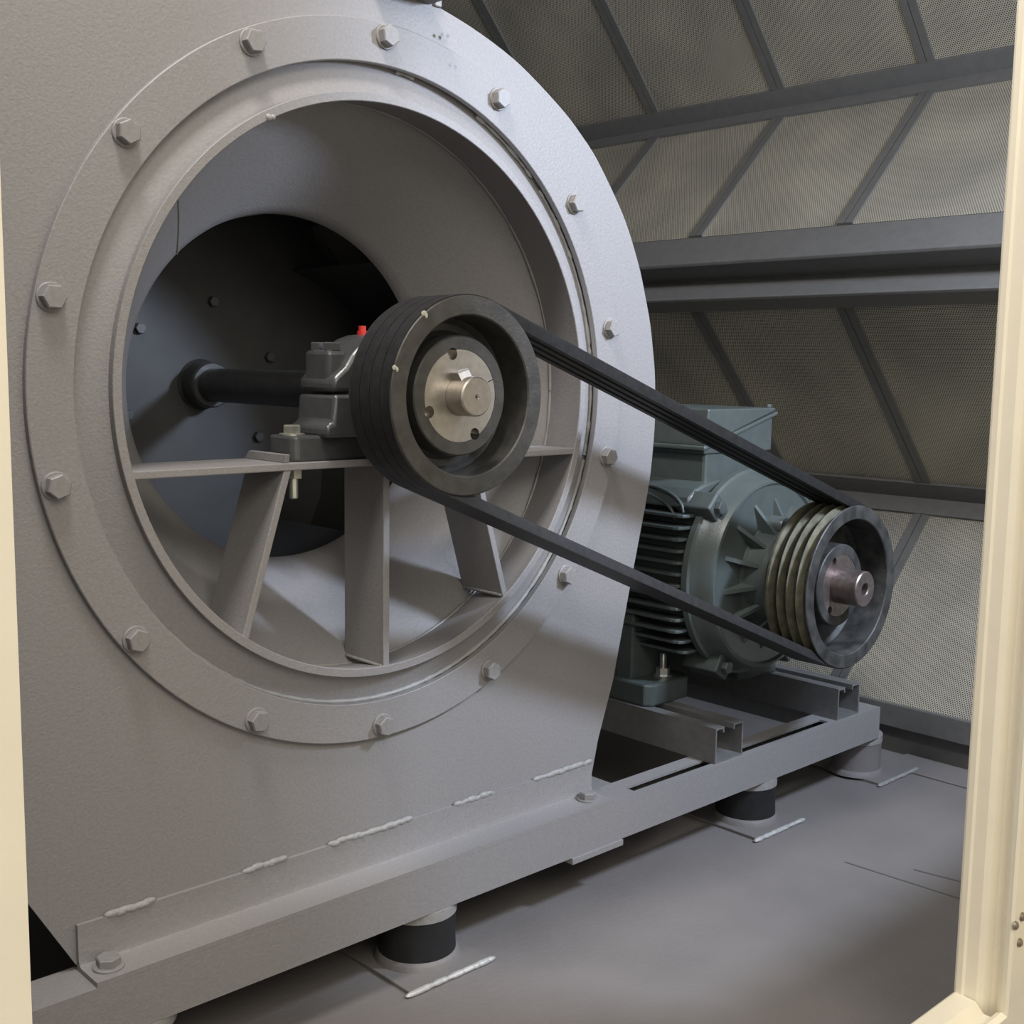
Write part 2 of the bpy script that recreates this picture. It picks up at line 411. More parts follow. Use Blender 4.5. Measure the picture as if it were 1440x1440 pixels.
# scroll wrap, set a little inside the plate's outline
def inset(poly, d):
    n = len(poly); r = []
    for i in range(n):
        a, b, c = Vector(poly[i-1]), Vector(poly[i]), Vector(poly[(i+1) % n])
        e1 = (b-a).normalized(); e2 = (c-b).normalized()
        n1 = Vector((e1.y, -e1.x)); n2 = Vector((e2.y, -e2.x))
        nn = (n1+n2).normalized(); k = d/max(0.4, nn.dot(n1))
        r.append((b.x+nn.x*k, b.y+nn.y*k))
    return r
area2 = sum(out[i][0]*out[(i+1) % len(out)][1]-out[(i+1) % len(out)][0]*out[i][1] for i in range(len(out)))
sg = 1 if area2 < 0 else -1
w1 = inset(out, sg*0.015); w2 = inset(out, sg*0.019)
n = len(out); mb = MB(); vs = []
for y in (0.0015, 0.48):
    vs += [(p[0], y, p[1]) for p in w1] + [(p[0], y, p[1]) for p in w2]
fs = []
for i in range(n-1):
    j = i+1
    fs += [[i, j, 2*n+j, 2*n+i], [n+i, 3*n+i, 3*n+j, n+j]]
mb.add(vs, fs).build('scroll_wrap', M_paint, fan)
# flange ring on the plate
MB().lathe([(0.3695, -0.004), (0.3695, -0.0115), (0.3703, -0.012), (0.4145, -0.012), (0.4155, -0.0112), (0.4155, -0.004)], (0, 0), 160).build('flange_ring', M_paint, fan, 30)
MB().lathe([(0.3730, -0.004), (0.3730, 0.0015), (0.3695, -0.004)], (0, 0), 96).build('weld_seam', M_weld, fan, 30)
# recessed ring between flange and inlet lip
MB().lathe([(0.3738, 0.0032), (0.362, 0.0010), (0.338, -0.0105), (0.332, -0.0115), (0.332, -0.004), (0.3738, 0.009)], (0, 0), 160).build('inlet_ring', M_paint, fan, 30)
# inlet tube with proud lip
MB().lathe([(0.3250, -0.0200), (0.3258, -0.0209), (0.3344, -0.0209), (0.3350, -0.0202), (0.3350, 0.006), (0.3400, 0.047), (0.3345, 0.047)], (0, 0), 160).build('inlet_tube', M_paint, fan, 30)
def bead_ring(r, y, size, n, name, m, a0=0, a1=2*PI, jit=0.25, seg=8):
    mb = MB(); vs = []
    N = n
    for i in range(N+1):
        a = a0+(a1-a0)*i/N; s = size*(1+random.uniform(-jit, jit))
        for k in range(seg):
            t = 2*PI*k/seg
            rr = r+s*math.cos(t); vs.append((rr*math.cos(a), y+s*math.sin(t), rr*math.sin(a)))
    fs = []
    for i in range(N):
        for k in range(seg):
            fs.append([i*seg+k, (i+1)*seg+k, (i+1)*seg+(k+1) % seg, i*seg+(k+1) % seg])
    fs += [list(range(seg)), [N*seg+k for k in range(seg)]]
    return mb.add(vs, fs).build(name, m, fan, 60)
bead_ring(0.3685, 0.001, 0.0032, 90, 'weld_bead', M_weld, rad(205), rad(345))
bead_ring(0.3685, 0.0012, 0.0024, 60, 'weld_bead', M_weld, rad(-14), rad(45), 0.4)
bead_ring(0.3690, 0.0, 0.0022, 20, 'weld_bead', M_weld, rad(48), rad(66), 0.5)
bead_ring(0.3690, 0.0, 0.0022, 12, 'weld_bead', M_weld, rad(82), rad(86), 0.5)
# converging inlet cone
cone = [(0.338, 0.045)]
for k in range(13):
    t = k/12; cone.append((0.338-0.116*(t**0.80), 0.0475+0.142*t))
cone += [(0.2205, 0.20), (0.2225, 0.202), (0.228, 0.197)]
for k in range(12, -1, -1):
    t = k/12; cone.append((0.342-0.116*(t**0.80), 0.0515+0.142*t))
MB().lathe(cone, (0, 0), 128).build('inlet_cone', M_paint, fan, 30)
bead_ring(0.3345, 0.0465, 0.0018, 120, 'weld_bead', M_weld, 0, 2*PI, 0.5)
# radial seam of the rolled cone
mb = MB()
for k in range(60):
    t = k/59; r = 0.3378-0.116*(t**0.8); y = 0.0475+0.142*t; a = rad(134)
    mb.ball((r*math.cos(a), y, r*math.sin(a)), 0.0011, (1, 2.2, 1), 5, 4)
mb.build('cone_seam', M_weld, fan, 60)
# spatter on the lip
MB().ball((-0.1565, -0.0195, 0.2875), 0.004, (1.2, 1, 1)).ball((-0.151, -0.0195, 0.2885), 0.0032).build('weld_spatter', M_weld, fan, 60)
mb = MB()
for x, z in ((0.0853, 0.419), (0.094, 0.4188), (0.0977, 0.3866), (0.1065, 0.3857)):
    MB().lathe([(0.0002, -0.0122), (0.0022, -0.0122), (0.0022, -0.0118), (0.0002, -0.0118)], (x, z), 10).build('punch_mark', M_frame, fan, 0)
# flange bolts
hme = hex_head(0.0122, 0.0098).mesh('flange_bolt', M_boltp, 20)
wme = disc(0.0142, 0.0026).mesh('washer', M_boltp, 20)
for k in range(14):
    a = 2.0139-2*PI*k/14
    x, z = 0.4*math.cos(a), 0.4*math.sin(a)
    b = inst('flange_bolt', hme, (x, -0.0142, z), fan, (0, random.uniform(0, 1.0), 0))
    w = bpy.data.objects.new('washer', wme); COL.objects.link(w); w.parent = b; w.location = (0, 0.0024, 0)
# bearing table, its stop and three legs
tz0, tz1 = -0.0845, -0.0760
MB().box((-0.3165, -0.020, tz0), (0.3165, 0.066, tz1)).build('bearing_table', M_paint, fan, 0, 0.0012)
MB().prism([(-0.018, tz1), (0.066, tz1), (0.056, -0.0665), (-0.020, -0.0665)], (-0.140, -0.1335), 'x').build('stop_plate', M_paint, fan, 0, 0.0008)
MB().prism([(-0.018, tz1), (0.066, tz1), (0.056, -0.0665), (-0.020, -0.0665)], (0.1335, 0.140), 'x').build('stop_plate', M_paint, fan, 0, 0.0008)
def leg(xt, xb, zb):
    h = 0.0045
    return MB().hexa([(xb-h, -0.0195, zb), (xb+h, -0.0195, zb), (xb+h, 0.060, zb), (xb-h, 0.060, zb),
                      (xt-h, -0.0195, tz0), (xt+h, -0.0195, tz0), (xt+h, 0.060, tz0), (xt-h, 0.060, tz0)]).build('support_leg', M_paint, fan, 0, 0.001)
leg(-0.1365, -0.1925, -0.266); leg(-0.0012, -0.0012, -0.3285); leg(0.138, 0.1925, -0.266)
mb = MB()
for x, z in ((-0.192, -0.263), (-0.001, -0.326), (0.192, -0.263)):
    mb = MB()
    for k in range(16): mb.ball((x+0.005, -0.014+0.0045*k, z), 0.0028, (1, 1.6, 0.8), 7, 4).ball((x-0.005, -0.014+0.0045*k, z), 0.0028, (1, 1.6, 0.8), 7, 4)
    mb.build('weld_bead', M_weld, fan, 60)
# foot angle: upright leg and foot
fa = [(-0.0045, -0.5330), (-0.0095, -0.5330), (-0.0098, -0.569), (-0.0115, -0.5745), (-0.0155, -0.5765), (-0.0525, -0.5765), (-0.0525, -0.5818), (-0.0045, -0.5818)]
MB().prism(fa, (-0.382, 0.3775), 'x').build('foot_angle', M_paint, fan, 30)
fb = [(0.486, -0.533), (0.491, -0.533), (0.491, -0.5765), (0.536, -0.5765), (0.536, -0.5818), (0.486, -0.5818)]
MB().prism(fb, (-0.382, 0.3775), 'x').build('foot_angle', M_paint, fan, 30)
for x0, x1 in ((-0.187, -0.139), (-0.072, 0.044), (0.124, 0.186), (0.268, 0.372), (-0.345, -0.30)):
    mb = MB(); q = x0
    while q < x1:
        mb.ball((q, -0.0075, -0.5325+random.uniform(-0.001, 0.001)), 0.0042*random.uniform(0.8, 1.2), (2.2, 0.9, 0.9), 8, 5); q += 0.0045
    mb.build('weld_bead', M_weld, fan, 60)
fme = hex_head(0.0125, 0.009, 'z', 1).mesh('foot_bolt', M_boltp, 20)
fwm = disc(0.0160, 0.0026, 'z', 1).mesh('washer', M_boltp, 20)
for x in (-0.3595, 0.3495):
    b = inst('foot_bolt', fme, (x, -0.029, -0.574), fan, (0, 0, 0.4))
    w = bpy.data.objects.new('washer', fwm); COL.objects.link(w); w.parent = b; w.location = (0, 0, -0.0025)
# discharge flange at the top of the frame
MB().box((-0.655, -0.0095, 0.462), (-0.02, -0.004, 0.50)).build('outlet_flange', M_frame, fan, 0, 0.001)
MB().box((-0.012, -0.040, 0.4515), (0.074, -0.004, 0.457)).box((-0.012, -0.0095, 0.457), (0.074, -0.004, 0.50)).build('outlet_bracket', M_frame, fan, 0, 0.001)
b = inst('outlet_bolt', hex_head(0.009, 0.008, 'z', -1).mesh('outlet_bolt', M_boltp, 20), (0.083, 0.0, 0.4585), fan)

# ================================================================== IMPELLER AND SHAFT
imp = thing('fan_impeller', (0, 0.45, 0), 'dark fan impeller on a long steel shaft inside the casing, behind the bearing', 'fan wheel')
MB().lathe([(0.0001, -0.1745), (0.0195, -0.1745), (0.0212, -0.1730), (0.0212, -0.095), (0.0235, -0.093), (0.0235, 0.42), (0.0001, 0.42)], (0, 0), 48).build('shaft', M_shaft, imp, 30)
# bright machined end of the shaft with centre drill
MB().lathe([(0.0002, -0.1715), (0.0018, -0.1745), (0.0028, -0.1768), (0.0198, -0.1768), (0.0214, -0.1752), (0.0214, -0.149), (0.0002, -0.149)], (0, 0), 48).build('shaft_end', M_steel, imp, 30)
MB().lathe([(0.0235, 0.385), (0.030, 0.385), (0.032, 0.388), (0.033, 0.415), (0.040, 0.425), (0.0235, 0.425)], (0, 0), 48).build('hub', M_shaft, imp, 30)
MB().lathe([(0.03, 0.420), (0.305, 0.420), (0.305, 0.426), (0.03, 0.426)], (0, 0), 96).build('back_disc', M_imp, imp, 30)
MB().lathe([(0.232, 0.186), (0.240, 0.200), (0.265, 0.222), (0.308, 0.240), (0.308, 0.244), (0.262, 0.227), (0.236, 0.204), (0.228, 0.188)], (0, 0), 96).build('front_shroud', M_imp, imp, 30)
for k in range(10):
    a = 2*PI*k/10+0.2
    pts = []
    for t in (0, 0.5, 1.0):
        r = 0.232+0.072*t; aa = a-0.55*t
        pts.append((r*math.cos(aa), r*math.sin(aa), 0.205+0.04*t))
    vs = []; fs = []
    for (x, z, yf) in pts:
        d = Vector((x, z)).normalized(); px, pz = -d.y*0.002, d.x*0.002
        vs += [(x-px, yf, z-pz), (x+px, yf, z+pz), (x+px, 0.420, z+pz), (x-px, 0.420, z-pz)]
    for i in range(2):
        for q in range(4): fs.append([i*4+q, i*4+(q+1) % 4, (i+1)*4+(q+1) % 4, (i+1)*4+q])
    fs += [[0, 1, 2, 3], [8, 9, 10, 11]]
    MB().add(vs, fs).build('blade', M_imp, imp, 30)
rme = hex_head(0.008, 0.008).mesh('hub_bolt', M_shaft, 20)
for k in range(6):
    a = 2*PI*k/6+0.35; inst('hub_bolt', rme, (0.12*math.cos(a), 0.4205, 0.12*math.sin(a)), imp)

# ================================================================== PILLOW BLOCK BEARING
pb = thing('pillow_block_bearing', (0, 0.0115, tz1), 'dark grey split pillow block bearing bolted to the table behind the large pulley', 'bearing')
BY = 0.0115
# base with chamfered ends
bz0, bz1 = tz1, -0.0475
base = [(-0.127, BY-0.021), (-0.121, BY-0.0265), (0.121, BY-0.0265), (0.127, BY-0.021), (0.127, BY+0.021), (0.121, BY+0.0265), (-0.121, BY+0.0265), (-0.127, BY+0.021)]
MB().prism(base, (bz0, bz1), 'z').build('base', M_bear, pb, 0, 0.003)
def house(z0, z1, topround):
    prof = []
    if topround:
        prof = [(-0.081, z0), (-0.081, z0+0.014), (-0.074, z0+0.020)]
        for k in range(15):
            a = PI-PI*k/14
            x = 0.070*math.cos(a); z = 0.068*math.sin(a)
            if z > z0+0.022: prof.append((x, z))
        prof += [(0.074, z0+0.020), (0.081, z0+0.014), (0.081, z0)]
    else:
        prof = [(-0.092, z0), (-0.092, -0.036), (-0.083, -0.033), (-0.080, z1), (0.080, z1), (0.083, -0.033), (0.092, -0.036), (0.092, z0)]
    return prof
MB().prism(house(-0.050, -0.0012, False), (BY-0.040, BY+0.034), 'y').build('lower_housing', M_bear, pb, 30, 0.005)
MB().prism(house(0.0012, 0.07, True), (BY-0.038, BY+0.032), 'y').build('cap', M_bear, pb, 30, 0.005)
for x in (-0.066, 0.066):
    MB().box((x-0.0135, BY-0.026, 0.0015), (x+0.0135, BY+0.022, 0.048)).build('cap_lug', M_bear, pb, 0, 0.005)
    for y in (BY-0.014, BY+0.012):
        inst('cap_bolt', hex_head(0.0105, 0.009, 'z', 1).mesh('cap_bolt', M_bear, 20), (x, y, 0.048), pb)
MB().lathe([(0.0236, BY-0.050), (0.052, BY-0.050), (0.058, BY-0.044), (0.058, BY+0.040), (0.048, BY+0.046), (0.0236, BY+0.046)], (0, 0), 64).build('seal_ring', M_bear, pb, 30)
for x in (-0.111, 0.111):
    mb = hex_head(0.0105, 0.0095, 'z', 1); o = inst('base_bolt', mb.mesh('base_bolt', M_zinc, 20), (x, BY, -0.0455), pb)
    tag(o, 'shiny zinc hexagon bolt')
    w = disc(0.0145, 0.002, 'z', 1).mesh('washer', M_zinc, 20); wo = bpy.data.objects.new('washer', w); COL.objects.link(wo); wo.parent = o; wo.location = (0, 0, -0.002)
    mb = MB().lathe([(0.0001, -0.118), (0.0042, -0.118), (0.005, -0.1165), (0.005, tz0), (0.0001, tz0)], (0, 0), 16, True, 'z')
    mb.prism(hexpoly(0.0098), (-0.095, tz0), 'z')
    nu = inst('nut', mb.mesh('nut', M_zinc, 20), (x-0.006, BY-0.012, 0), pb)
MB().lathe([(0.0001, 0.0655), (0.0062, 0.0655), (0.0062, 0.0715), (0.0045, 0.0715), (0.0045, 0.0775), (0.0001, 0.0775)], (-0.006, 0.022), 12, True, 'z').build('grease_plug', M_red, pb, 30)

# ================================================================== PULLEYS
def sheave(R, ys, pitch, n, gd, face, rin, hub_r, hub_y, bore, web0, web1, rear_hub):
    # closed profile: outer rim with n grooves, front recess, web and hub
    P = []
    y_r = ys
    w = pitch
    P.append((R-0.001, y_r)); P.append((R, y_r-0.001))
    first = face + (0.0105)
    for k in range(n-1, -1, -1):
        yc = first+k*pitch
        P += [(R, yc+0.0082), (R-gd, yc+0.0042), (R-gd, yc-0.0042), (R, yc-0.0082)]
    P += [(R, face+0.0012), (R-0.0012, face)]
    P += [(rin+0.0015, face), (rin, face+0.0015), (rin-0.002, web0-0.006), (rin-0.008, web0), (hub_r+0.006, web0), (hub_r+0.001, web0-0.005), (hub_r, hub_y+0.0015), (hub_r-0.0015, hub_y), (bore, hub_y)]
    P += [(bore, rear_hub), (hub_r, rear_hub), (hub_r+0.004, web1), (rin-0.004, web1), (rin, y_r)]
    return P
def bush_holes(cx, cz, r, y0, y1, angs, hr):
    mb = MB()
    for a in angs:
        mb.lathe([(0.0001, y0), (hr, y0), (hr, y1), (0.0001, y1)], (cx+r*math.cos(a), cz+r*math.sin(a)), 20)
    return mb
bp_ = thing('belt_pulley', (0, -0.13, -0.1076), 'large black four-groove pulley with bright steel bushing on the fan shaft', 'pulley')
PF, PR = -0.166, -0.092
sh1 = MB().lathe(sheave(0.1076, PR, 0.0172, 4, 0.0135, PF, 0.0865, 0.0652, -0.150, 0.0505, -0.120, -0.108, -0.100), (0, 0), 128).build('sheave', M_iron, bp_, 30)
hang = [rad(104.6), rad(-159.1), rad(-63.2)]
cut(sh1, bush_holes(0, 0, 0.0468, -0.160, -0.137, hang, 0.0066))
bu = MB().lathe([(0.0216, -0.1497), (0.0502, -0.1497), (0.0502, -0.112), (0.0216, -0.112)], (0, 0), 96).build('bushing', M_steel, bp_, 30)
bc = bush_holes(0, 0, 0.0468, -0.160, -0.137, hang, 0.0066)
a = rad(20.8); d = Vector((math.cos(a), math.sin(a))); q = Vector((-d.y, d.x))*0.0005
bc.prism([(d.x*0.042-q.x, d.y*0.042-q.y), (d.x*0.052-q.x, d.y*0.052-q.y), (d.x*0.052+q.x, d.y*0.052+q.y), (d.x*0.042+q.x, d.y*0.042+q.y)], (-0.155, -0.14), 'y')
cut(bu, bc); tag(bu, 'bright machined steel bushing with three holes')
# key on the shaft, rotated about the axis
def rotbox(a, r0, r1, hw, y0, y1, ch):
    c, s = math.cos(a), math.sin(a)
    pts = []
    for (u, r, y) in ((-hw, r0, y1), (hw, r0, y1), (hw, r0, y0), (-hw, r0, y0), (-hw, r1, y1), (hw, r1, y1), (hw, r1, y0+ch), (-hw, r1, y0+ch)):
        pts.append((r*c-u*s, y, r*s+u*c))
    return MB().hexa(pts)
rotbox(rad(106), 0.013, 0.0285, 0.0080, -0.169, -0.148, 0.006).build('key', M_steel, bp_, 0, 0.0008)
mb = MB()
for x, z, s in ((-0.0645, 0.0858, 1.0), (-0.1022, 0.0300, 0.9)):
    MB().ball((x, PF+0.0003, z), 0.0044*s, (1.0, 0.12, 0.7), 7, 4).ball((x+0.003, PF+0.0003, z-0.002), 0.0028*s, (1, 0.2, 1.3), 6, 4).build('paint_chip', M_chip, bp_, 60)

MX, MZ = 0.815, -0.307
MFY = -0.157
mp = thing('belt_pulley', (MX, -0.12, MZ-0.13), 'worn four-groove pulley with olive grooves on the motor shaft', 'pulley')
prof = sheave(0.130, MFY+0.075, 0.0172, 4, 0.0135, MFY, 0.108, 0.066, MFY+0.022, 0.050, MFY+0.058, MFY+0.066, MFY+0.075)
shm = MB().lathe(prof, (MX, MZ), 128).build('sheave', M_iron2, mp, 30)
shm.data.materials.append(M_groove)
for p in shm.data.polygons:
    c = p.center; r = math.hypot(c.x-MX, c.z-MZ)
    if r > 0.1285 and c.y > MFY+0.003 or (r > 0.118 and c.y > MFY+0.003 and abs(p.normal.y) > 0.2 and abs(p.normal.y) < 0.97): p.material_index = 1
ang2 = [rad(115), rad(-125), rad(-5)]
cut(shm, bush_holes(MX, MZ, 0.045, MFY-0.01, MFY+0.036, ang2, 0.006))
b2 = MB().lathe([(0.0285, MFY+0.0225), (0.0498, MFY+0.0225), (0.0498, MFY+0.06), (0.0285, MFY+0.06)], (MX, MZ), 64).build('bushing', M_steel_d, mp, 30)
cut(b2, bush_holes(MX, MZ, 0.045, MFY-0.01, MFY+0.036, ang2, 0.006)); tag(b2, 'dull reddish steel bushing with holes')

# ================================================================== V-BELTS
c1 = Vector((0, 0)); c2 = Vector((MX, MZ)); RB1, RB2 = 0.1088, 0.1312
dd = (c2-c1); L = dd.length; th = math.atan2(dd.y, dd.x); be = math.acos((RB1-RB2)/L)
aU, aL = th+be, th-be     # outward normals of the upper and the lower run
lab = ['front-most black V-belt, nearest the pulley faces', 'second black V-belt from the front on the pulleys', 'third black V-belt from the front on the pulleys', 'rear-most black V-belt, nearest the fan casing']
for k in range(4):
    path = []
    N1 = 60
    a_from, a_to = aU, aL+2*PI      # around the left side of the large pulley
    for i in range(N1+1):
        a = a_from+(a_to-a_from)*i/N1; nrm = Vector((math.cos(a), math.sin(a))); path.append((c1+nrm*RB1, nrm))
    NL = Vector((math.cos(aL), math.sin(aL)))
    for i in range(1, 12): path.append((c1+NL*RB1+(c2+NL*RB2-c1-NL*RB1)*(i/12), NL))
    for i in range(N1+1):
        a = aL+(aU-aL)*i/N1; nrm = Vector((math.cos(a), math.sin(a))); path.append((c2+nrm*RB2, nrm))
    NU = Vector((math.cos(aU), math.sin(aU)))
    for i in range(1, 12): path.append((c2+NU*RB2+(c1+NU*RB1-c2-NU*RB2)*(i/12), NU))
    vs = []; fs = []
    for p, nrm in path:
        y = PF+0.0105+0.0172*k+(MFY-PF)*p.x/MX
        for (dy, dn) in ((-0.0081, 0.0), (0.0081, 0.0), (0.0078, -0.002), (0.0048, -0.0125), (-0.0048, -0.0125), (-0.0078, -0.002)):
            q = p+nrm*dn; vs.append((q.x, y+dy, q.y))
    n = len(path)
    for i in range(n):
        j = (i+1) % n
        for q in range(6): fs.append([i*6+q, j*6+q, j*6+(q+1) % 6, i*6+(q+1) % 6])
    o = MB().add(vs, fs).build('drive_belt', M_belt, None, 30)
    tag(o, lab[k], 'belt', 'drive belts between the two pulleys')

# ================================================================== MOTOR
mo = thing('electric_motor', (MX, 0.25, -0.525), 'green-grey finned electric motor with terminal box, standing on slotted slide rails', 'motor')
MB().lathe([(0.0001, 0.045), (0.156, 0.045), (0.160, 0.055), (0.160, 0.37), (0.0001, 0.37)], (MX, MZ), 72).build('body', M_motor, mo, 30)
# end shield
es = [(0.03, 0.050), (0.172, 0.050), (0.175, 0.047), (0.175, 0.036), (0.170, 0.034), (0.1675, 0.028), (0.1645, 0.020), (0.1605, 0.002), (0.1575, -0.0035), (0.153, -0.004), (0.149, 0.0),
      (0.120, 0.001), (0.085, -0.002), (0.080, -0.006), (0.077, -0.036), (0.072, -0.042), (0.060, -0.044), (0.03, -0.044)]
MB().lathe(es, (MX, MZ), 96).build('end_shield', M_motor, mo, 25)
MB().lathe([(0.0285, -0.044), (0.048, -0.044), (0.048, -0.058), (0.0285, -0.058)], (MX, MZ), 48).build('bearing_cap', M_iron, mo, 30)
for k in range(14):
    a = rad(8+360/14*k); c, s = math.cos(a), math.sin(a)
    def rp(r, y, u): return (MX+r*c-u*s, y, MZ+r*s+u*c)
    MB().add([rp(0.074, 0.0, -0.006), rp(0.074, 0.0, 0.006), rp(0.128, 0.0015, 0.0035), rp(0.128, 0.0015, -0.0035),
              rp(0.076, -0.032, -0.003), rp(0.076, -0.032, 0.003)], [(0, 3, 2, 1), (0, 1, 5, 4), (1, 2, 5), (0, 4, 3), (4, 5, 2, 3)]).build('shield_rib', M_motor, mo, 0)
MB().lathe([(0.0001, 0.004), (0.017, 0.004), (0.0165, -0.030), (0.0150, -0.033), (0.0001, -0.033)], (MX-0.004, MZ+0.083), 28).build('grease_boss', M_motor, mo, 30)
# shaft with threaded centre hole
sf = MB().lathe([(0.0002, -0.160), (0.0085, -0.160), (0.0095, -0.178), (0.0105, -0.1795), (0.0268, -0.1795), (0.0285, -0.1778), (0.0285, -0.04), (0.0002, -0.04)], (MX, MZ), 48).build('shaft', M_steel_d, mo, 30)
tag(sf, 'pinkish steel shaft end with centre hole')
# horizontal fins on both sides, upright fins below
def fin(side, dz):
    R0 = math.sqrt(max(0.0, 0.156**2-dz**2)); R1 = 0.180 if abs(dz) < 0.085 else math.sqrt(0.199**2-dz**2)
    x0 = R0-0.002
    h = 0.0024
    pts = [(x0, 0.050), (R1-0.010, 0.050), (R1-0.003, 0.054), (R1, 0.063), (R1, 0.37), (x0, 0.37)]
    poly = [(MX+side*p[0], p[1]) for p in pts]
    return MB().prism(poly, (MZ+dz-h, MZ+dz+h), 'z').build('cooling_fin', M_motor, mo, 0, 0.0008)
for k in range(13):
    for s in (-1, 1): fin(s, -0.122+0.0188*k)
for k in range(9):
    dx = -0.07+0.0175*k; R0 = math.sqrt(0.156**2-dx**2)-0.002
    MB().prism([(0.05, MZ-R0), (0.058, MZ-0.176), (0.37, MZ-0.176), (0.37, MZ-R0)], (MX+dx-0.0024, MX+dx+0.0024), 'x').build('cooling_fin', M_motor, mo, 0)
# smooth shoulder with raised edge above the fins
sh = [(MX-0.150, MZ+0.115), (MX-0.146, MZ+0.132), (MX-0.130, MZ+0.145), (MX-0.105, MZ+0.152), (MX-0.06, MZ+0.158), (MX-0.06, MZ+0.10)]
MB().prism(sh, (0.058, 0.36), 'y').build('shoulder', M_motor, mo, 20, 0.004)
sh2 = [(2*MX-x, z) for x, z in sh]
MB().prism(sh2, (0.058, 0.36), 'y').build('shoulder', M_motor, mo, 20, 0.004)
def tube(path, r, name, m, parent, seg=8):
    mb = MB(); vs = []; n = len(path); P = [Vector(p) for p in path]
    for i in range(n):
        t = (P[min(i+1, n-1)]-P[max(i-1, 0)]).normalized()
        u = t.cross(Vector((0.3, 0.2, 1))).normalized(); w = t.cross(u)
        for k in range(seg):
            a = 2*PI*k/seg; vs.append(P[i]+(u*math.cos(a)+w*math.sin(a))*r)
    fs = [[i*seg+k, (i+1)*seg+k, (i+1)*seg+(k+1) % seg, i*seg+(k+1) % seg] for i in range(n-1) for k in range(seg)]
    fs += [list(range(seg)), [(n-1)*seg+k for k in range(seg)]]
    return mb.add(vs, fs).build(name, m, parent, 60)
# raised curved rims on the shoulder
for dz, y0 in ((0.0, 0.066), (-0.012, 0.085)):
    pth = [(MX-0.152, y0-0.002, MZ+0.108+dz)]
    for i in range(9):
        t = i/8*PI/2
        pth.append((MX-0.152+0.018*(1-math.cos(t))*(1 if dz == 0 else 0.7), y0+0.09*(1-math.cos(t)), MZ+0.112+dz+0.032*math.sin(t)))
    pth.append((pth[-1][0], 0.34, pth[-1][2]))
    tube(pth, 0.0028, 'raised_rim', M_motor, mo)
# lugs with bolts around the end shield
lme = None
for a in (137, 43, 237, -57):
    a = rad(a); c, s = math.cos(a), math.sin(a)
    def rp(r, y, u): return (MX+r*c-u*s, y, MZ+r*s+u*c)
    lg = MB().hexa([rp(0.150, 0.012, -0.021), rp(0.150, 0.012, 0.021), rp(0.150, 0.085, 0.021), rp(0.150, 0.085, -0.021),
                    rp(0.193, 0.014, -0.017), rp(0.193, 0.014, 0.017), rp(0.193, 0.085, 0.017), rp(0.193, 0.085, -0.017)]).build('shield_lug', M_motor, mo, 0, 0.003)
    p = rp(0.175, 0.0125, 0)
    bo = MB(); h_ = hex_head(0.0112, 0.009); bo.v = [(v[0]+p[0], v[1]+p[1], v[2]+p[2]) for v in h_.v]; bo.f = h_.f
    bo.build('lug_bolt', M_motor, lg, 20)
# terminal box: neck, sloped-split base and cover
MB().box((MX-0.090, 0.072, MZ+0.125), (MX+0.085, 0.27, MZ+0.205)).build('box_neck', M_motor, mo, 0, 0.006)
XB0, XB1, YB0, YB1, ZB0, ZB1 = MX-0.098, MX+0.092, 0.068, 0.275, MZ+0.200, MZ+0.272
MB().prism([(XB0, ZB0), (XB1, ZB0), (XB1, ZB1-0.006), (XB0, ZB0+0.010)], (YB0, YB1), 'y').build('box_base', M_motor, mo, 0, 0.003)
cov = MB().prism([(XB0-0.004, ZB0+0.013), (XB1+0.004, ZB1-0.003), (XB1+0.004, ZB1+0.002), (XB0+0.004, ZB1+0.002), (XB0-0.004, ZB0+0.019)], (YB0-0.003, YB1+0.003), 'y')
cov.build('box_cover', M_motor, mo, 0, 0.003)
MB().prism([(XB0-0.008, ZB0+0.006), (XB1+0.008, ZB1-0.010), (XB1+0.008, ZB1-0.004), (XB0-0.008, ZB0+0.013)], (YB0-0.006, YB1+0.006), 'y').build('box_joint', M_motor, mo, 0, 0.002)
for x, z in ((XB0+0.004, ZB0+0.022), (XB1-0.003, ZB1+0.003)):
    MB().lathe([(0.0001, z), (0.006, z), (0.006, z+0.005), (0.0001, z+0.005)], (x, YB0+0.008), 12, True, 'z').build('cover_screw', M_motor, mo, 30)
MB().box((XB1, YB0+0.012, ZB0+0.022), (XB1+0.012, YB0+0.05, ZB1-0.014)).build('box_lug', M_motor, mo, 0, 0.004)
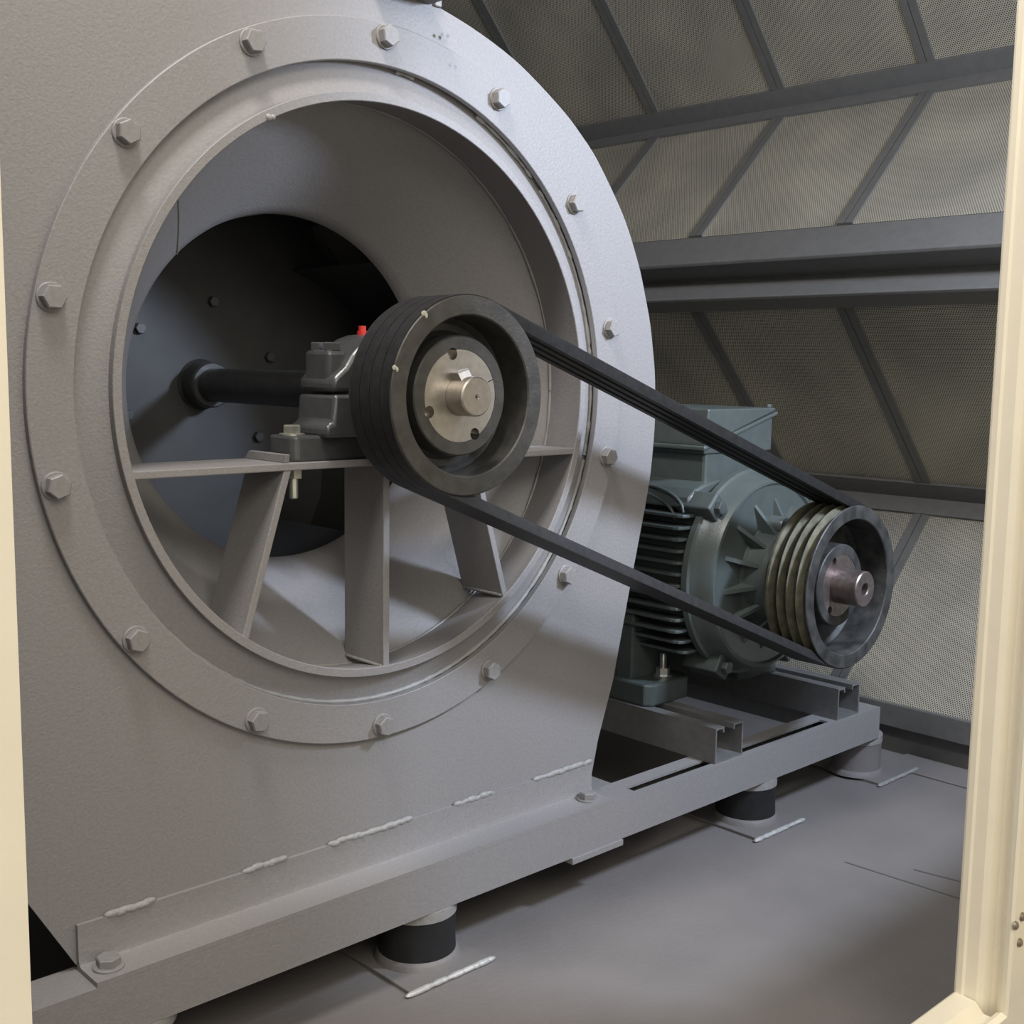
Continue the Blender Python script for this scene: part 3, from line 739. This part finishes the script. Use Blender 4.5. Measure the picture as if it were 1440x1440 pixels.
# feet
for s, xf in ((-1, 0.683), (1, 0.945)):
    for y0 in (0.095, 0.30):
        ft = MB().prism([(xf-0.057, y0+0.012), (xf-0.045, y0), (xf+0.045, y0), (xf+0.057, y0+0.012), (xf+0.057, y0+0.09), (xf-0.057, y0+0.09)], (-0.525, -0.487), 'z').build('mounting_foot', M_motor, mo, 0, 0.004)
        xa, xb = (xf-0.045, xf+0.050) if s < 0 else (xf-0.050, xf+0.045)
        MB().hexa([(xa, y0+0.05, -0.490), (xb, y0+0.05, -0.490), (xb, y0+0.085, -0.490), (xa, y0+0.085, -0.490),
                   (MX+s*0.155-0.02, y0+0.05, -0.375), (MX+s*0.155+0.055*(1 if s < 0 else -1)+0.0, y0+0.05, -0.415), (MX+s*0.155+0.055*(1 if s < 0 else -1), y0+0.085, -0.415), (MX+s*0.155-0.02, y0+0.085, -0.375)]).build('foot_web', M_motor, mo, 0, 0.003)
        fbt = MB().lathe([(0.0001, -0.488), (0.016, -0.488), (0.016, -0.4845), (0.0001, -0.4845)], (xf+0.012, y0+0.028), 20, True, 'z')
        fbt.prism([(xf+0.012+p[0], y0+0.028+p[1]) for p in hexpoly(0.012, 0.3)], (-0.4845, -0.472), 'z')
        fbt.lathe([(0.0001, -0.472), (0.006, -0.472), (0.006, -0.449), (0.005, -0.447), (0.0001, -0.447)], (xf+0.012, y0+0.028), 14, True, 'z')
        tag(fbt.build('foot_bolt', M_silver, ft, 30), 'bright stud with nut')
MB().lathe([(0.0001, 0.37), (0.172, 0.37), (0.176, 0.378), (0.176, 0.47), (0.165, 0.48), (0.0001, 0.48)], (MX, MZ), 64).build('fan_cowl', M_motor, mo, 30)

# ================================================================== SLIDE RAILS
def slide_rail(x0, label):
    w, z0, z1, t, lip = 0.072, -0.582, -0.525, 0.0032, 0.022
    r = thing('slide_rail', (x0+w/2, 0.2, z0), label, 'slide rail', 'slide rails under the motor')
    y0, y1 = -0.047, 0.54
    mb = MB().box((x0, y0, z0), (x0+t, y1, z1)).box((x0+w-t, y0, z0), (x0+w, y1, z1)).box((x0+t, y0, z0), (x0+w-t, y1, z0+t))
    mb.box((x0+t, y0, z1-t), (x0+lip, y1, z1)).box((x0+w-lip-0.004, y0, z1-t), (x0+w-t, y1, z1))
    mb.box((x0+lip-t, y0, z1-0.009), (x0+lip, y1, z1-t)).box((x0+w-lip-0.004, y0, z1-0.009), (x0+w-lip-0.004+t, y1, z1-t))
    mb.build('channel', M_rail, r, 0)
    bo = hex_head(0.009, 0.008, 'z', 1).lathe([(0.0001, 0.008), (0.005, 0.008), (0.005, 0.022), (0.0001, 0.022)], (0, 0), 12, True, 'z')
    o = inst('clamp_bolt', bo.mesh('clamp_bolt', M_silver, 20), (x0+0.018, y0+0.022, z0+t), r)
    return r
slide_rail(0.6205, 'slotted steel slide rail under the near motor foot, beside the fan casing')
slide_rail(0.974, 'slotted steel slide rail under the far motor side, at the frame end')

# ================================================================== BASE FRAME
bf = thing('base_frame', (0.2, 0.2, -0.641), 'grey steel base frame carrying the fan and the motor on rubber mounts', 'frame')
RX0, RX1, RYF, RYB, RZ0, RZ1, RT = -0.95, 1.1125, -0.0525, 0.004, -0.6405, -0.582, 0.0035
mb = MB()
s1, s2 = (0.4365, 0.625), (0.700, 0.957); SY0, SY1 = -0.0400, -0.0225
mb.box((RX0, RYF, RZ1-RT), (RX1, SY0, RZ1)).box((RX0, SY1, RZ1-RT), (RX1, RYB, RZ1))
for a, b in ((RX0, s1[0]), (s1[1], s2[0]), (s2[1], RX1)): mb.box((a, SY0, RZ1-RT), (b, SY1, RZ1))
mb.box((RX0, RYF, RZ0), (RX1, RYF+RT, RZ1-RT)).box((RX0, RYB-RT, RZ0), (RX1, RYB, RZ1-RT)).box((RX0, RYF+RT, RZ0), (RX1, RYB-RT, RZ0+RT))
mb.box((RX1-RT, RYF+RT, RZ0+RT), (RX1, RYB-RT, RZ1-RT))
mb.build('front_rail', M_paint, bf, 0)
MB().box((RX0, 0.48, RZ0), (RX1, 0.54, RZ1)).build('rear_rail', M_paint, bf, 0, 0.002)
for x in (-0.90, 0.40):
    MB().box((x, RYB, RZ0), (x+0.05, 0.48, RZ1-0.006)).build('cross_member', M_paint, bf, 0, 0.002)
MB().box((0.293, RYF-0.003, RZ0-0.009), (0.398, RYB+0.005, RZ0)).build('joint_plate', M_paint, bf, 0, 0.0008)

# ================================================================== VIBRATION MOUNTS
mounts = [(0.060, -0.0040, 'black rubber mount with white weld line under the fan, nearest the door'),
          (0.768, -0.0040, 'black rubber mount with white weld line under the rail between the slide rails'),
          (1.118, -0.0040, 'grey-dusted mount under the far right end of the base frame'),
          (-0.330, -0.0040, 'mount under the left part of the rail, mostly hidden by the door jamb'),
          (0.060, 0.51, 'mount under the rear rail behind the fan, near its middle'),
          (0.768, 0.51, 'mount under the rear rail below the motor'),
          (-0.330, 0.51, 'mount under the left part of the rear rail')]
for i, (x, y, lb) in enumerate(mounts):
    t = thing('rubber_mount', (x, y, ZF), lb, 'rubber mount', 'vibration mounts under the base frame')
    px = x-0.003 if i != 2 else x+0.030
    py = y-0.021
    MB().box((px-0.065, py-0.052, ZF), (px+0.065, py+0.10, ZF+0.005)).build('base_plate', M_floor, t, 0, 0.001)
    r = 0.0500 if i != 2 else 0.046
    zr = ZF+0.015
    MB().lathe([(0.0001, ZF+0.005), (r+0.006, ZF+0.005), (r+0.004, ZF+0.010), (r+0.0008, zr), (0.0001, zr)], (x, y), 48, True, 'z').build('rim', M_floor, t, 60)
    MB().lathe([(0.0001, zr), (r, zr), (r-0.001, zr+0.02), (r, ZF+0.0655), (0.0001, ZF+0.0655)], (x, y), 48, True, 'z').build('rubber_block', M_rubber if i != 2 else M_floor, t, 30)
    MB().lathe([(0.0001, ZF+0.0655), (r+0.001, ZF+0.0655), (r+0.001, RZ0-0.0005), (0.0001, RZ0-0.0005)], (x, y), 48, True, 'z').build('top_disc', M_weld, t, 30)
    if i in (0, 1, 2):
        mb = MB(); q = px-0.064
        while q < px+0.064:
            mb.ball((q, py-0.053, ZF+0.003), 0.0044*random.uniform(0.8, 1.15), (2.4, 1.1, 0.8), 7, 4); q += 0.0045
        o = mb.build('weld_bead', M_white if i < 2 else M_weld, t, 60)
        tag(o, 'whitish bare weld line' if i < 2 else 'grey weld line')
